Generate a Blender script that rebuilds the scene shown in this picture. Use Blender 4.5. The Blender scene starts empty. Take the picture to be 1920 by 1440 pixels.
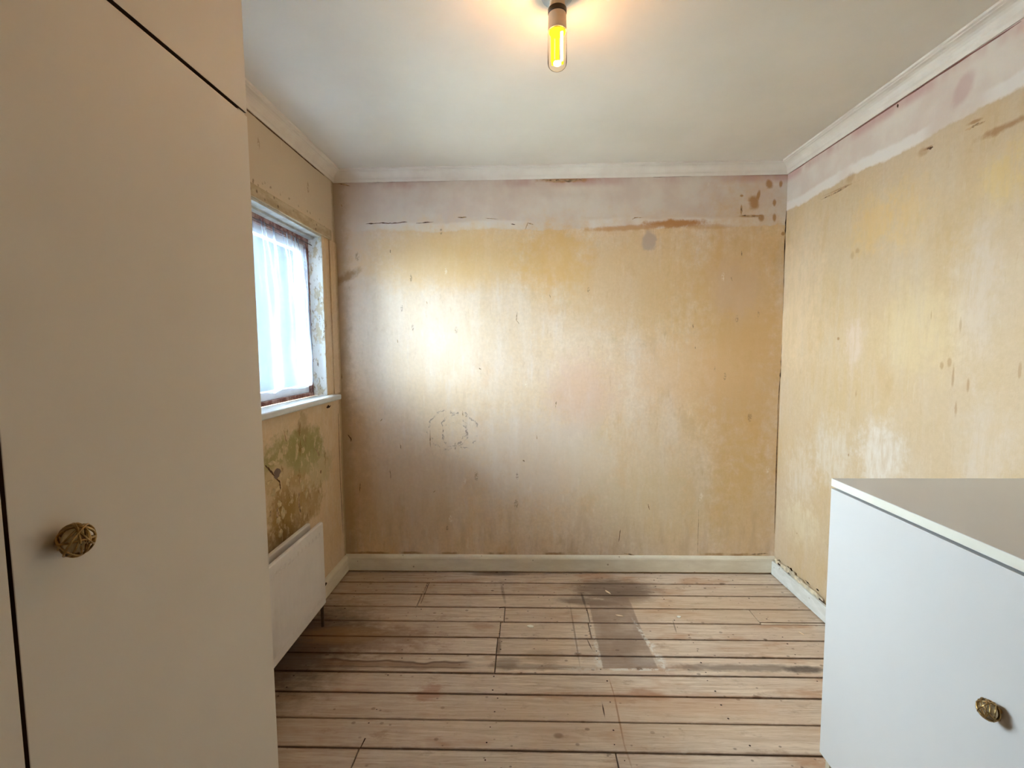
import bpy, bmesh, math, random
from mathutils import Vector, Matrix, noise as mnoise
random.seed(7)
sc = bpy.context.scene
COL = sc.collection

# ------------------------------------------------------------------ camera
F = 880.0; PITCH = 0.07563; YAW = -0.02991; ROLL = -0.00799; EYE = 1.31
cy_, sy_ = math.cos(YAW), math.sin(YAW)
FW = Vector((sy_*math.cos(PITCH), cy_*math.cos(PITCH), -math.sin(PITCH)))
R0 = Vector((cy_, -sy_, 0)); U0 = R0.cross(FW)
RT = R0*math.cos(ROLL) + U0*math.sin(ROLL); UP = -R0*math.sin(ROLL) + U0*math.cos(ROLL)
CP = Vector((0, 0, EYE))
cam = bpy.data.objects.new('camera', bpy.data.cameras.new('camera'))
cam.data.sensor_fit = 'HORIZONTAL'; cam.data.sensor_width = 36; cam.data.lens = 36*F/1920
cam.data.clip_start = 0.02
m = Matrix((RT, UP, -FW)).transposed().to_4x4(); m.translation = CP
cam.matrix_world = m; COL.objects.link(cam); sc.camera = cam

def un(px, py, axis, val):
    """photograph pixel -> point on the plane axis = val (metres, floor at z = 0)"""
    d = FW + RT*((px-960)/F) - UP*((py-720)/F)
    return CP + d*((val-CP[axis])/d[axis])

# ------------------------------------------------------------------ light
SKY = 16.5; LAMP = 2.3; EXPOSURE = 1.8
sc.view_settings.view_transform = 'Standard'; sc.view_settings.look = 'None'
sc.view_settings.gamma = 1; sc.view_settings.use_curve_mapping = False
sc.view_settings.exposure = EXPOSURE
w = bpy.data.worlds.new('sky'); sc.world = w; w.use_nodes = True
w.node_tree.nodes['Background'].inputs[0].default_value = (0.74, 0.88, 1.0, 1)
w.node_tree.nodes['Background'].inputs[1].default_value = SKY

sc.cycles.adaptive_threshold = 0.18; sc.cycles.max_bounces = 8

# hazy low sun, soft as through thin cloud, from the street side
su = bpy.data.lights.new('hazy_sun', 'SUN'); su.energy = .8; su.angle = math.radians(50); su.color = (1, .97, .93)
so = bpy.data.objects.new('hazy_sun', su); so.rotation_euler = Vector((1, .95, -.52)).to_track_quat('-Z', 'Y').to_euler(); COL.objects.link(so)

# room numbers
XL, XR, D, YB = -1.071, 1.428, 2.671, -1.15
ZC, ZK = 2.24, 2.297        # cornice foot, ceiling
WY0, WY1, WZ0, WZ1 = 1.22, 2.485, 1.066, 1.905

def area(name, loc, rot, sx, sy, energy, color, portal=False):
    l = bpy.data.lights.new(name, 'AREA'); l.shape = 'RECTANGLE'; l.size = sx; l.size_y = sy
    l.energy = energy; l.color = color
    if portal: l.cycles.is_portal = True
    o = bpy.data.objects.new(name, l); o.location = loc; o.rotation_euler = rot; COL.objects.link(o); return o
# portal: only tells the renderer where the sky gets in, gives off no light of its own
area('window_portal', (XL-.23, (WY0+WY1)/2, (WZ0+WZ1)/2), (0, -math.pi/2, 0), WZ1-WZ0, WY1-WY0, 1, (1, 1, 1), True)

# ------------------------------------------------------------------ helpers
def lin(r, g, b):
    f = lambda c: (c/255/12.92) if c/255 <= .04045 else ((c/255+.055)/1.055)**2.4
    return (f(r), f(g), f(b), 1)

def box(bm, x0, x1, y0, y1, z0, z1):
    vs = [bm.verts.new(p) for p in ((x0,y0,z0),(x1,y0,z0),(x1,y1,z0),(x0,y1,z0),(x0,y0,z1),(x1,y0,z1),(x1,y1,z1),(x0,y1,z1))]
    fs = [bm.faces.new([vs[i] for i in q]) for q in ((0,3,2,1),(4,5,6,7),(0,1,5,4),(1,2,6,5),(2,3,7,6),(3,0,4,7))]
    return vs, fs

def bbox(x0, x1, y0, y1, z0, z1, bev=0, seg=2):
    bm = bmesh.new(); box(bm, x0, x1, y0, y1, z0, z1)
    if bev: bmesh.ops.bevel(bm, geom=bm.edges[:], offset=bev, segments=seg, affect='EDGES', profile=.5)
    return bm

def obj(name, bm, mat, parent=None, smooth=False, kind=None):
    me = bpy.data.meshes.new(name)
    bmesh.ops.recalc_face_normals(bm, faces=bm.faces[:])
    if smooth:
        for f in bm.faces: f.smooth = True
    bm.to_mesh(me); bm.free(); me.materials.append(mat)
    o = bpy.data.objects.new(name, me); COL.objects.link(o)
    if parent: o.parent = parent
    if kind: o['kind'] = kind
    return o

def tag(o, label, cat, group=None):
    o['label'] = label; o['category'] = cat
    if group: o['group'] = group
    return o

def empty(name, loc=(0,0,0)):
    o = bpy.data.objects.new(name, None); o.empty_display_size = .05; COL.objects.link(o); o.location = loc; return o

def adopt(o, parent):
    """parent a mesh built in world coordinates to an Empty"""
    o.parent = parent; o.matrix_parent_inverse = Matrix.Translation(-parent.location); return o

def part(name, bm, mat, parent, **k):
    return adopt(obj(name, bm, mat, **k), parent)

def tube(bm, pts, r, n=8, closed=False):
    rings = []; N = len(pts)
    for i, p in enumerate(pts):
        p = Vector(p)
        a = Vector(pts[(i-1) % N] if closed or i else pts[0]); b = Vector(pts[(i+1) % N] if closed or i < N-1 else pts[-1])
        t = (b-a).normalized()
        q = t.cross(Vector((0,0,1)));
        if q.length < .2: q = t.cross(Vector((1,0,0)))
        q.normalize(); s = t.cross(q)
        rr = r[i] if isinstance(r, (list, tuple)) else r
        rings.append([bm.verts.new(p + (q*math.cos(2*math.pi*k/n) + s*math.sin(2*math.pi*k/n))*rr) for k in range(n)])
    for i in range(N if closed else N-1):
        A, B = rings[i], rings[(i+1) % N]
        off = 0
        if closed and i == N-1:
            off = min(range(n), key=lambda o: (A[0].co-B[o].co).length)
        for k in range(n):
            try: bm.faces.new((A[k], A[(k+1) % n], B[(k+1+off) % n], B[(k+off) % n]))
            except ValueError: pass
    if not closed:
        bm.faces.new(rings[0][::-1]); bm.faces.new(rings[-1])

def lathe(bm, prof, c, axis='z', n=40):
    """prof: (radius, along) pairs; closed with caps"""
    rings = []
    for r, h in prof:
        ring = []
        for k in range(n):
            a = 2*math.pi*k/n; u, v = r*math.cos(a), r*math.sin(a)
            p = {'z': (u, v, h), 'x': (h, u, v), 'y': (u, h, v)}[axis]
            ring.append(bm.verts.new(Vector(c)+Vector(p)))
        rings.append(ring)
    for A, B in zip(rings, rings[1:]):
        for k in range(n): bm.faces.new((A[k], A[(k+1) % n], B[(k+1) % n], B[k]))
    bm.faces.new(rings[0][::-1]); bm.faces.new(rings[-1])

def extrude_profile(bm, prof, path_a, path_b, place):
    """sweep a closed 2-D profile from path_a to path_b; place(u, v, t) gives the point"""
    A = [bm.verts.new(place(u, v, path_a)) for u, v in prof]; B = [bm.verts.new(place(u, v, path_b)) for u, v in prof]
    n = len(prof)
    for k in range(n): bm.faces.new((A[k], A[(k+1) % n], B[(k+1) % n], B[k]))
    bm.faces.new(A[::-1]); bm.faces.new(B)

# ------------------------------------------------------------------ node builder
class Mat:
    def __init__(s, name):
        s.m = bpy.data.materials.new(name); s.m.use_nodes = True; s.t = s.m.node_tree
        s.bsdf = s.t.nodes['Principled BSDF']; s.out = s.t.nodes['Material Output']
        g = s.n('ShaderNodeNewGeometry'); s.P = g.outputs['Position']
        x = s.n('ShaderNodeSeparateXYZ'); s.l(s.P, x.inputs[0]); s.x, s.y, s.z = x.outputs
    def n(s, t, **k):
        nd = s.t.nodes.new(t)
        for a, v in k.items(): setattr(nd, a, v)
        return nd
    def l(s, a, b):
        if hasattr(a, 'is_output'): s.t.links.new(a, b)
        else: b.default_value = a
    def f(s, op, a, b=0.0, clamp=False):
        nd = s.n('ShaderNodeMath', operation=op, use_clamp=clamp); s.l(a, nd.inputs[0]); s.l(b, nd.inputs[1]); return nd.outputs[0]
    def vec(s, a, b, c=0.0):
        nd = s.n('ShaderNodeCombineXYZ'); s.l(a, nd.inputs[0]); s.l(b, nd.inputs[1]); s.l(c, nd.inputs[2]); return nd.outputs[0]
    def noise(s, scale, detail=4, rough=.55, stretch=(1,1,1), off=(0,0,0), dist=0, col=False, vec=None):
        mp = s.n('ShaderNodeMapping'); s.l(vec if vec else s.P, mp.inputs[0])
        mp.inputs['Scale'].default_value = stretch; mp.inputs['Location'].default_value = off
        nd = s.n('ShaderNodeTexNoise'); s.l(mp.outputs[0], nd.inputs['Vector'])
        nd.inputs['Scale'].default_value = scale; nd.inputs['Detail'].default_value = min(detail, 3 if scale > 25 else 4)
        nd.inputs['Roughness'].default_value = rough; nd.inputs['Distortion'].default_value = dist
        return nd.outputs['Color' if col else 'Fac']
    def ramp(s, v, lo, hi, a=0.0, b=1.0, smooth=True):
        nd = s.n('ShaderNodeMapRange', interpolation_type='SMOOTHSTEP' if smooth else 'LINEAR')
        s.l(v, nd.inputs[0]); s.l(lo, nd.inputs[1]); s.l(hi, nd.inputs[2]); s.l(a, nd.inputs[3]); s.l(b, nd.inputs[4]); return nd.outputs[0]
    def mix(s, fac, a, b):
        nd = s.n('ShaderNodeMix', data_type='RGBA'); s.l(fac, nd.inputs[0]); s.l(a, nd.inputs[6]); s.l(b, nd.inputs[7]); return nd.outputs[2]
    def spots(s, scale, size, density, stretch=(1,1,1), off=(0,0,0), vec=None):
        """sparse specks: a voronoi cell holds one where its random value passes the density"""
        mp = s.n('ShaderNodeMapping'); s.l(vec if vec else s.P, mp.inputs[0]); mp.inputs['Scale'].default_value = stretch; mp.inputs['Location'].default_value = off
        v = s.n('ShaderNodeTexVoronoi'); s.l(mp.outputs[0], v.inputs['Vector']); v.inputs['Scale'].default_value = scale
        sp = s.n('ShaderNodeSeparateColor'); s.l(v.outputs['Color'], sp.inputs[0])
        d = s.ramp(v.outputs['Distance'], size*.5, size, 1, 0)
        return s.f('MULTIPLY', d, s.f('LESS_THAN', sp.outputs[0], density))
    def blob(s, c, r, soft=.3, rot=0, warp=.5, strength=1.0):
        """soft-edged patch at c with radii r on the (U, V) plane s.UV, its edge broken by s.W"""
        mp = s.n('ShaderNodeMapping', vector_type='TEXTURE'); s.l(s.UV, mp.inputs[0])
        mp.inputs['Location'].default_value = (c[0], c[1], 0); mp.inputs['Rotation'].default_value = (0, 0, rot); mp.inputs['Scale'].default_value = (r[0], r[1], 1)
        ln = s.n('ShaderNodeVectorMath', operation='LENGTH'); s.l(mp.outputs[0], ln.inputs[0])
        d = s.f('ADD', ln.outputs['Value'], s.f('MULTIPLY', s.W, warp)) if warp else ln.outputs['Value']
        return s.ramp(d, 1-soft, 1+soft, strength, 0)
    def band(s, v, lo, hi, soft):
        a = s.ramp(v, lo-soft, lo+soft); b = s.ramp(v, hi-soft, hi+soft, 1, 0); return s.f('MULTIPLY', a, b)
    def finish(s, col, rough=.85, spec=.2, bump=None, bstr=.3, bdist=.002):
        s.l(col, s.bsdf.inputs['Base Color']); s.l(rough, s.bsdf.inputs['Roughness'])
        s.bsdf.inputs['Specular IOR Level'].default_value = spec
        if bump is not None:
            b = s.n('ShaderNodeBump'); s.l(bump, b.inputs['Height']); b.inputs['Strength'].default_value = bstr; b.inputs['Distance'].default_value = bdist
            s.l(b.outputs[0], s.bsdf.inputs['Normal'])
        return s.m

def plain(name, col, rough=.5, spec=.3, metal=0, var=.06, scale=9, bump=.0):
    M = Mat(name); n1 = M.noise(scale, 5); c = col
    dark = tuple(v*(1-var*2) for v in col[:3])+(1,); light = tuple(min(1, v*(1+var)) for v in col[:3])+(1,)
    c = M.mix(M.ramp(n1, .3, .7), dark, light)
    M.bsdf.inputs['Metallic'].default_value = metal
    return M.finish(c, rough, spec, M.noise(300, 2) if bump else None, bump, .0005)

# ------------------------------------------------------------------ materials
def plaster(name, uaxis):
    """stripped plaster: ochre size and paper paste over pale skim, a grey-pink frieze above"""
    M = Mat(name)
    U = M.x if uaxis == 'x' else M.y; V = M.z
    M.UV = M.vec(U, V)
    M.W = M.f('SUBTRACT', M.noise(22, 5, .65), .5)
    st = (9, 9, 1.6)
    streak = M.noise(1.6, 6, .6, st); streak2 = M.noise(4.5, 6, .65, (6, 6, 1), (3, 7, 1)); big = M.noise(1.7, 4, .5, (1.3, 1.3, 1), (4, 1, 2)); fine = M.noise(60, 4, .7)
    c = M.mix(M.ramp(big, .32, .68), lin(230, 200, 156), lin(231, 209, 182))
    c = M.mix(M.ramp(streak, .42, .72, 0, .55), c, lin(238, 222, 204))
    c = M.mix(M.ramp(streak2, .55, .75, 0, .5), c, lin(234, 219, 208))
    c = M.mix(M.ramp(M.noise(3.2, 5, .6, (2, 2, 1), (9, 2, 5)), .56, .72, 0, .45), c, lin(222, 178, 118))
    c = M.mix(M.ramp(M.noise(5, 5, .65, (1.6, 1.6, 1), (2, 8, 3)), .6, .74, 0, .35), c, lin(205, 186, 140))
    c = M.mix(M.ramp(fine, .3, .75, .16, 0), c, lin(150, 120, 90))
    sc1 = M.noise(9, 4, .7, (5, 5, 1), (6, 1, 3)); sc2 = M.noise(7, 4, .7, (1, 1, .7), (1, 9, 3))
    c = M.mix(M.ramp(sc1, .58, .74, 0, .38), c, lin(243, 233, 216)); c = M.mix(M.ramp(sc1, .27, .42, .34, 0), c, lin(186, 152, 110))
    c = M.mix(M.ramp(sc2, .58, .68, 0, .30), c, lin(238, 224, 204)); c = M.mix(M.ramp(sc2, .30, .42, .26, 0), c, lin(190, 160, 116))
    return M, U, V, c

def frieze(M, U, V, c, edge, u_lo=None):
    """the grey-pink band where a border was: edge is the height of its lower limit"""
    e = M.f('ADD', V, M.f('MULTIPLY', M.W, .03))
    e = M.f('ADD', e, M.f('MULTIPLY', M.f('SUBTRACT', M.noise(3, 2, .5, (1,1,0)), .5), .05))
    mask = M.ramp(e, edge-.006, edge+.006)
    body = M.mix(M.ramp(M.noise(6, 4), .35, .65), lin(214, 196, 182), lin(221, 208, 194))
    c2 = M.mix(mask, c, body)
    c2 = M.mix(M.f('MULTIPLY', M.band(e, edge, edge+.045, .008), M.ramp(M.noise(2.2, 2, .5, (1,1,0), (5,5,0)), .4, .5, 0, .75)), c2, lin(232, 224, 216))
    rose = M.f('MULTIPLY', M.band(V, ZC-.035, ZC+.02, .018), M.ramp(M.noise(4, 4, .6, (1,1,.4), (1,2,3)), .42, .62, 0, .7))
    c2 = M.mix(rose, c2, lin(196, 150, 142))
    return c2, mask

def specks(M, c, dens=.16):
    a = M.spots(9, .14, dens, (1, 1, .45), (.3, .2, .1)); b = M.spots(17, .16, dens*.5, (1, 1, .35), (5, 2, 8))
    n_ = M.noise(100, 3); a = M.f('MULTIPLY', a, M.ramp(n_, .4, .55)); b = M.f('MULTIPLY', b, M.ramp(n_, .42, .55))
    c = M.mix(M.f('MULTIPLY', a, .55), c, lin(150, 118, 82)); c = M.mix(M.f('MULTIPLY', b, .6), c, lin(140, 110, 86))
    l = M.spots(11, .15, dens*.8, (1, 1, .4), (9, 4, 2)); l = M.f('MULTIPLY', l, M.ramp(n_, .42, .6))
    return M.mix(M.f('MULTIPLY', l, .6), c, lin(246, 236, 220))

def bk(px, py):
    p = un(px, py, 1, D); return (p.x, p.z)
def rw(px, py):
    p = un(px, py, 0, XR); return (p.y, p.z)
def lw(px, py):
    p = un(px, py, 0, XL); return (p.y, p.z)
S = D/F   # metres per pixel on the back wall

# back wall -------------------------------------------------
M, U, V, c = plaster('plaster_back', 'x')
c, fm = frieze(M, U, V, c, bk(960, 430)[1])
# grey-pink down the left edge and a paler left third
c = M.mix(M.blob(bk(640, 430), (60*S, 150*S), .5, 0, .8, .8), c, lin(208, 190, 172))
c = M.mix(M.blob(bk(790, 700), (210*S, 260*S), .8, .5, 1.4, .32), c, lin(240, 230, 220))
for px, py, rx, ry, cc, k in (
    (1390, 600, 90, 210, (214, 174, 116), .6), (1180, 520, 150, 90, (218, 182, 130), .55), (1400, 740, 70, 180, (210, 172, 116), .5),
    (840, 480, 170, 55, (226, 188, 128), .6), (1040, 480, 60, 60, (222, 178, 108), .5), (760, 930, 130, 90, (204, 176, 140), .4),
    (1090, 740, 60, 70, (216, 182, 164), .5), (1000, 860, 130, 80, (222, 208, 196), .5), (1240, 960, 120, 80, (206, 186, 142), .4),
    (1400, 950, 60, 120, (212, 176, 112), .45), (660, 880, 34, 170, (186, 148, 102), .4), (1290, 700, 100, 60, (226, 190, 148), .5),
    (1180, 870, 130, 90, (214, 194, 160), .35), (1380, 540, 40, 50, (214, 186, 160), .5)):
    c = M.mix(M.blob(bk(px, py), (rx*S, ry*S), .55, 0, 1.6, k), c, lin(*cc))
c = M.mix(M.blob(bk(1218, 452), (13*S, 18*S), .3, 0, 1.4, .85), c, lin(188, 168, 152))
c = M.mix(M.blob(bk(1265, 419), (52*S, 7*S), .4, .03, 1.6, 1), c, lin(190, 138, 88))
c = M.mix(M.blob(bk(1180, 427), (70*S, 4.5*S), .5, .03, 1.6, .8), c, lin(198, 150, 104))
c = M.mix(M.blob(bk(1330, 425), (40*S, 4*S), .5, 0, 1, .5), c, lin(200, 156, 112))
c = M.mix(M.blob(bk(1060, 338), (42*S, 4*S), .5, 0, 1.8, .9), c, lin(186, 138, 92))
for px, py, rx, ry, a in ((1414, 380, 9, 12, .1), (1443, 345, 6, 8, .4), (1464, 345, 3, 6, 0), (1391, 367, 3, 2, 0), (1390, 393, 1.6, 8, 0), (1410, 405, 20, 2, 0), (1427, 408, 5, 6, 0), (1452, 380, 3, 6, 0), (1452, 408, 3, 7, 0), (1422, 366, 3, 8, -.2), (1468, 438, 3, 3, 0)):
    c = M.mix(M.blob(bk(px, py), (rx*S, ry*S), .4, a, 1.2, .9), c, lin(182, 136, 86))
# old ring scribble in crayon
rn = M.noise(30, 3, .6)
for px, py, r in ((862, 808, 34), (838, 806, 36), (852, 815, 24)):
    mp = M.n('ShaderNodeMapping', vector_type='TEXTURE'); M.l(M.UV, mp.inputs[0]); q = bk(px, py)
    mp.inputs['Location'].default_value = (q[0], q[1], 0); mp.inputs['Scale'].default_value = (r*S, r*S, 1)
    ln = M.n('ShaderNodeVectorMath', operation='LENGTH'); M.l(mp.outputs[0], ln.inputs[0])
    ring = M.band(M.f('ADD', ln.outputs['Value'], M.f('MULTIPLY', M.W, .7)), .965, 1.035, .03)
    c = M.mix(M.f('MULTIPLY', ring, M.ramp(rn, .46, .6, 0, .7)), c, lin(140, 118, 110))
# damp scuffs low on the wall and rubbed line over the skirting
low = M.f('MULTIPLY', M.ramp(V, .15, .55, 1, 0), M.ramp(M.noise(4, 5, .6, (4, 4, 1), (2, 2, 2)), .45, .7, 0, .5))
c = M.mix(low, c, lin(196, 170, 136))
line = M.f('MULTIPLY', M.band(M.f('ADD', V, M.f('MULTIPLY', M.W, .02)), .102, .116, .004), M.ramp(M.noise(5, 4, .6, (1,1,.2), (7, 7, 7)), .48, .62, 0, .8))
c = M.mix(line, c, lin(160, 122, 78))
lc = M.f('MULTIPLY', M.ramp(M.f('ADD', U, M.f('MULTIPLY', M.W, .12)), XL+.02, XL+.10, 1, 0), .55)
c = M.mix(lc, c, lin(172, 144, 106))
c = M.mix(M.f('MULTIPLY', M.blob(bk(650, 520), (22*S, 7*S), .6, .5, 2, .8), 1), c, lin(160, 130, 92))
c = specks(M, c)
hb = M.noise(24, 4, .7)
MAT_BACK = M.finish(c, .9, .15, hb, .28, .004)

# right wall ------------------------------------------------
M, U, V, c = plaster('plaster_right', 'y')
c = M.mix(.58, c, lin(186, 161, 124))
c, fm = frieze(M, U, V, c, rw(1600, 330)[1])
sk_ = M.ramp(M.noise(9, 4, .7, (5, 5, 1), (2, 6, 1)), .3, .6, .35, 1)
for px, py, rx, ry, cc, k in (
    (1830, 545, .075, .20, (216, 202, 188), .5), (1600, 640, .05, .10, (224, 204, 190), .5), (1560, 850, .12, .14, (226, 218, 204), .5),
    (1650, 860, .10, .13, (230, 224, 214), .6), (1500, 890, .12, .14, (226, 218, 204), .4), (1850, 850, .08, .14, (216, 202, 186), .45),
    (1640, 420, .12, .10, (224, 184, 120), .5), (1720, 620, .16, .14, (222, 200, 156), .5), (1700, 400, .10, .12, (224, 186, 124), .4),
    (1880, 330, .06, .08, (222, 190, 126), .6), (1490, 560, .20, .30, (236, 206, 168), .4), (1500, 980, .15, .10, (226, 212, 180), .5)):
    c = M.mix(M.f('MULTIPLY', M.blob(rw(px, py), (rx, ry), .7, 0, 2.4, k), sk_), c, lin(*cc))
c = M.mix(M.blob(rw(1805, 168), (.03, .05), .4, .5, .8, .6), c, lin(196, 160, 152))
for px, py, rx, ry, a, k in ((1880, 240, .06, .012, 0, .9), (1828, 228, .022, .005, .1, .9), (1742, 276, .02, .005, 0, .8), (1732, 284, .02, .012, .2, .5), (1575, 354, .09, .004, .05, .7), (1595, 334, .02, .02, 0, .4),
                         (1684, 1100, .01, .01, 0, .1), (1766, 685, .006, .012, 0, .6), (1780, 680, .007, .016, 0, .6), (1787, 705, .004, .03, 0, .6), (1815, 722, .004, .02, 0, .6), (1792, 765, .005, .022, 0, .6),
                         (1608, 470, .012, .012, 0, .5), (1598, 480, .01, .014, 0, .4), (1572, 635, .007, .006, 0, .9), (1605, 738, .005, .014, 0, .5), (1801, 612, .004, .022, 0, .5), (1746, 592, .003, .014, 0, .5), (1912, 697, .004, .02, 0, .5), (1591, 853, .004, .006, 0, .9), (1494, 1000, .006, .005, 0, .9)):
    c = M.mix(M.blob(rw(px, py), (rx, ry), .5, a, 2.4, k*.8), c, lin(160, 118, 76))
c = specks(M, c, .1)
hb = M.noise(24, 4, .7)
MAT_RIGHT = M.finish(c, .9, .15, hb, .25, .004)

# left wall -------------------------------------------------
M, U, V, c = plaster('plaster_left', 'y')
c = M.mix(.35, c, lin(206, 178, 138))
c = M.mix(M.ramp(M.f('ADD', V, M.f('MULTIPLY', M.W, .06)), 1.93, 1.99), c, lin(208, 190, 164))
g = M.noise(14, 5, .7)
for px, py, rx, ry, cc, k, a in (
    (548, 862, .30, .115, (158, 148, 92), .85, 0), (575, 838, .17, .10, (160, 150, 96), .8, 0), (590, 880, .2, .10, (182, 168, 122), .6, 0),
    (520, 900, .12, .07, (206, 180, 140), .8, 0), (540, 935, .22, .10, (188, 156, 108), .7, 0), (560, 960, .25, .09, (166, 136, 80), .7, 0),
    (532, 968, .10, .12, (150, 118, 62), .6, 0), (568, 800, .06, .07, (160, 138, 96), .5, 0), (523, 1010, .25, .05, (140, 108, 62), .5, 0)):
    c = M.mix(M.f('MULTIPLY', M.blob(lw(px, py), (rx, ry), .25, a, 1.3, k), M.ramp(g, .25, .5, .55, 1)), c, lin(*cc))
loc = M.f('MULTIPLY', M.blob(lw(545, 900), (.42, .26), .3, 0, 1, 1), 1)
chips = M.f('MULTIPLY', M.ramp(M.noise(26, 4, .7, (1, 1, .7), (3, 3, 3)), .56, .62), loc)
c = M.mix(M.f('MULTIPLY', chips, .7), c, lin(214, 190, 150))
rust = M.f('MULTIPLY', M.ramp(M.noise(20, 4, .7, (1, 1, .4), (8, 1, 6)), .6, .68), loc)
c = M.mix(M.f('MULTIPLY', rust, .75), c, lin(134, 102, 54))
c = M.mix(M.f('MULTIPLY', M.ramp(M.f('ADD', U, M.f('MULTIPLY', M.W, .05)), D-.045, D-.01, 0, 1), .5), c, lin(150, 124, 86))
mould = M.f('MULTIPLY', M.spots(38, .3, .5, (1, 1, 1)), M.band(M.f('ADD', V, M.f('MULTIPLY', M.W, .1)), 1.96, 2.0, .02))
c = M.mix(M.f('MULTIPLY', mould, .6), c, lin(110, 88, 60))
c = specks(M, c)
hb = M.noise(22, 4, .75)
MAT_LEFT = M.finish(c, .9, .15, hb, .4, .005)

# window reveal: flaking white over brown
M = Mat('flaking_reveal'); f1 = M.noise(26, 6, .7, (1, 1, .5)); f2 = M.noise(70, 5, .7, (1, 1, .4), (2, 2, 2))
c = M.mix(M.ramp(f1, .5, .6, 0, .75), lin(228, 228, 224), lin(196, 178, 140)); c = M.mix(M.ramp(f2, .6, .66, 0, .8), c, lin(120, 96, 70))
MAT_REVEAL = M.finish(c, .8, .2, f1, .5, .004)

M = Mat('plaster_plain'); MAT_REAR = M.finish(M.mix(M.noise(3, 5), lin(224, 208, 184), lin(234, 220, 202)), .9, .15)
M = Mat('ceiling_paint'); MAT_CEIL = M.finish(M.mix(M.ramp(M.noise(2.5, 4), .3, .7), lin(220, 213, 199), lin(227, 220, 207)), .8, .2, M.noise(40, 4), .05, .002)
M = Mat('cornice_paint'); c = M.mix(M.ramp(M.noise(9, 5), .3, .7), lin(226, 216, 204), lin(234, 227, 216))
MAT_CORNICE = M.finish(c, .6, .3, M.noise(35, 4), .12, .002)
M = Mat('skirting_gloss'); c = M.mix(M.ramp(M.noise(8, 5, .6, (1, 1, 3)), .35, .7), lin(222, 212, 190), lin(234, 226, 206)); c = M.mix(M.f('MULTIPLY', M.spots(30, .2, .12), .7), c, lin(140, 118, 84))
MAT_SKIRT = M.finish(c, .42, .4, M.noise(45, 4), .12, .002)
M = Mat('skirting_gloss_pale'); c = M.mix(M.ramp(M.noise(14, 5, .6, (1, 1, 3)), .35, .7), lin(214, 214, 206), lin(228, 228, 222)); c = M.mix(M.f('MULTIPLY', M.spots(30, .2, .15), .5), c, lin(150, 140, 120))
MAT_SKIRT_R = M.finish(c, .42, .4, M.noise(45, 4), .15, .002)
MAT_SILL = plain('sill_paint', lin(206, 208, 206), .35, .4, var=.05, scale=12)
MAT_SOFFIT = plain('soffit_paint', lin(196, 198, 194), .5, .3, var=.10, scale=20)
M = Mat('lintel_plaster'); c = M.mix(M.ramp(M.noise(8, 6, .65, (1, 1, 3)), .35, .7), lin(176, 156, 124), lin(204, 186, 156)); c = M.mix(M.f('MULTIPLY', M.spots(28, .26, .3), .7), c, lin(96, 78, 56))
MAT_LINTEL = M.finish(c, .85, .2, M.noise(40, 5), .4, .004)
M = Mat('red_timber'); c = M.mix(M.ramp(M.noise(24, 6, .7), .4, .62), lin(120, 72, 62), lin(176, 144, 134)); MAT_RED = M.finish(c, .6, .3, M.noise(60, 5), .5, .003)
MAT_CASE = plain('casement_paint', lin(222, 224, 226), .4, .4)
MAT_LAM = plain('white_laminate', lin(210, 207, 202), .48, .3, var=.01, scale=3, bump=.06)
MAT_WARD = plain('wardrobe_laminate', lin(226, 218, 206), .48, .3, var=.01, scale=3, bump=.06)  # lighter than the cupboard laminate, making up for weak bounce light
MAT_LAM_EDGE = plain('laminate_edge', lin(226, 222, 206), .5, .3, var=.02)
MAT_LAM_IN = plain('beige_laminate', lin(196, 184, 160), .6, .2, var=.02)  # even beige for carcasses, plinth and radiator fins
MAT_RAD = plain('radiator_enamel', lin(222, 216, 210), .38, .4, var=.02, scale=12)
MAT_BRASS = plain('antique_brass', lin(172, 142, 92), .3, .5, metal=1, var=.25, scale=90)
MAT_PEARL = plain('knob_core', lin(226, 208, 168), .3, .6, metal=.25, var=.12, scale=120)
MAT_DARKMETAL = plain('dark_pipe', lin(64, 50, 40), .5, .4, metal=.3)
MAT_VALVE = plain('aged_valve_brass', lin(120, 98, 56), .45, .4, metal=.7)
MAT_GREY = plain('grey_plastic', lin(176, 180, 178), .4, .4)
MAT_HOLDER = plain('holder_bakelite', lin(206, 184, 158), .45, .4)
MAT_BLACK = plain('black_ring', lin(34, 28, 24), .4, .4)
MAT_GAP = plain('dark_gap', lin(52, 36, 26), .95, .05)
MAT_CRACK = plain('crack_brown', lin(112, 86, 64), .95, .05, var=.3, scale=60)  # mottled brown for the darker crack lines
MAT_CRACK_PALE = plain('pencil_crack', lin(184, 154, 120), .95, .05, var=.3, scale=60)
MAT_CHIP = plain('bare_pine', lin(240, 214, 180), .7, .2)
MAT_CHIPW = plain('paint_chip', lin(240, 236, 224), .7, .2)
MAT_FLAKE = plain('loose_paper', lin(216, 200, 172), .85, .15, var=.15, scale=40)
MAT_OUTG = plain('paving', lin(188, 188, 184), .9, .1, var=.1)
MAT_OUTW = plain('added_wall_render', lin(44, 52, 64), .9, .1, var=.05, scale=2)  # dark tone of the wall added beyond the window

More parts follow.
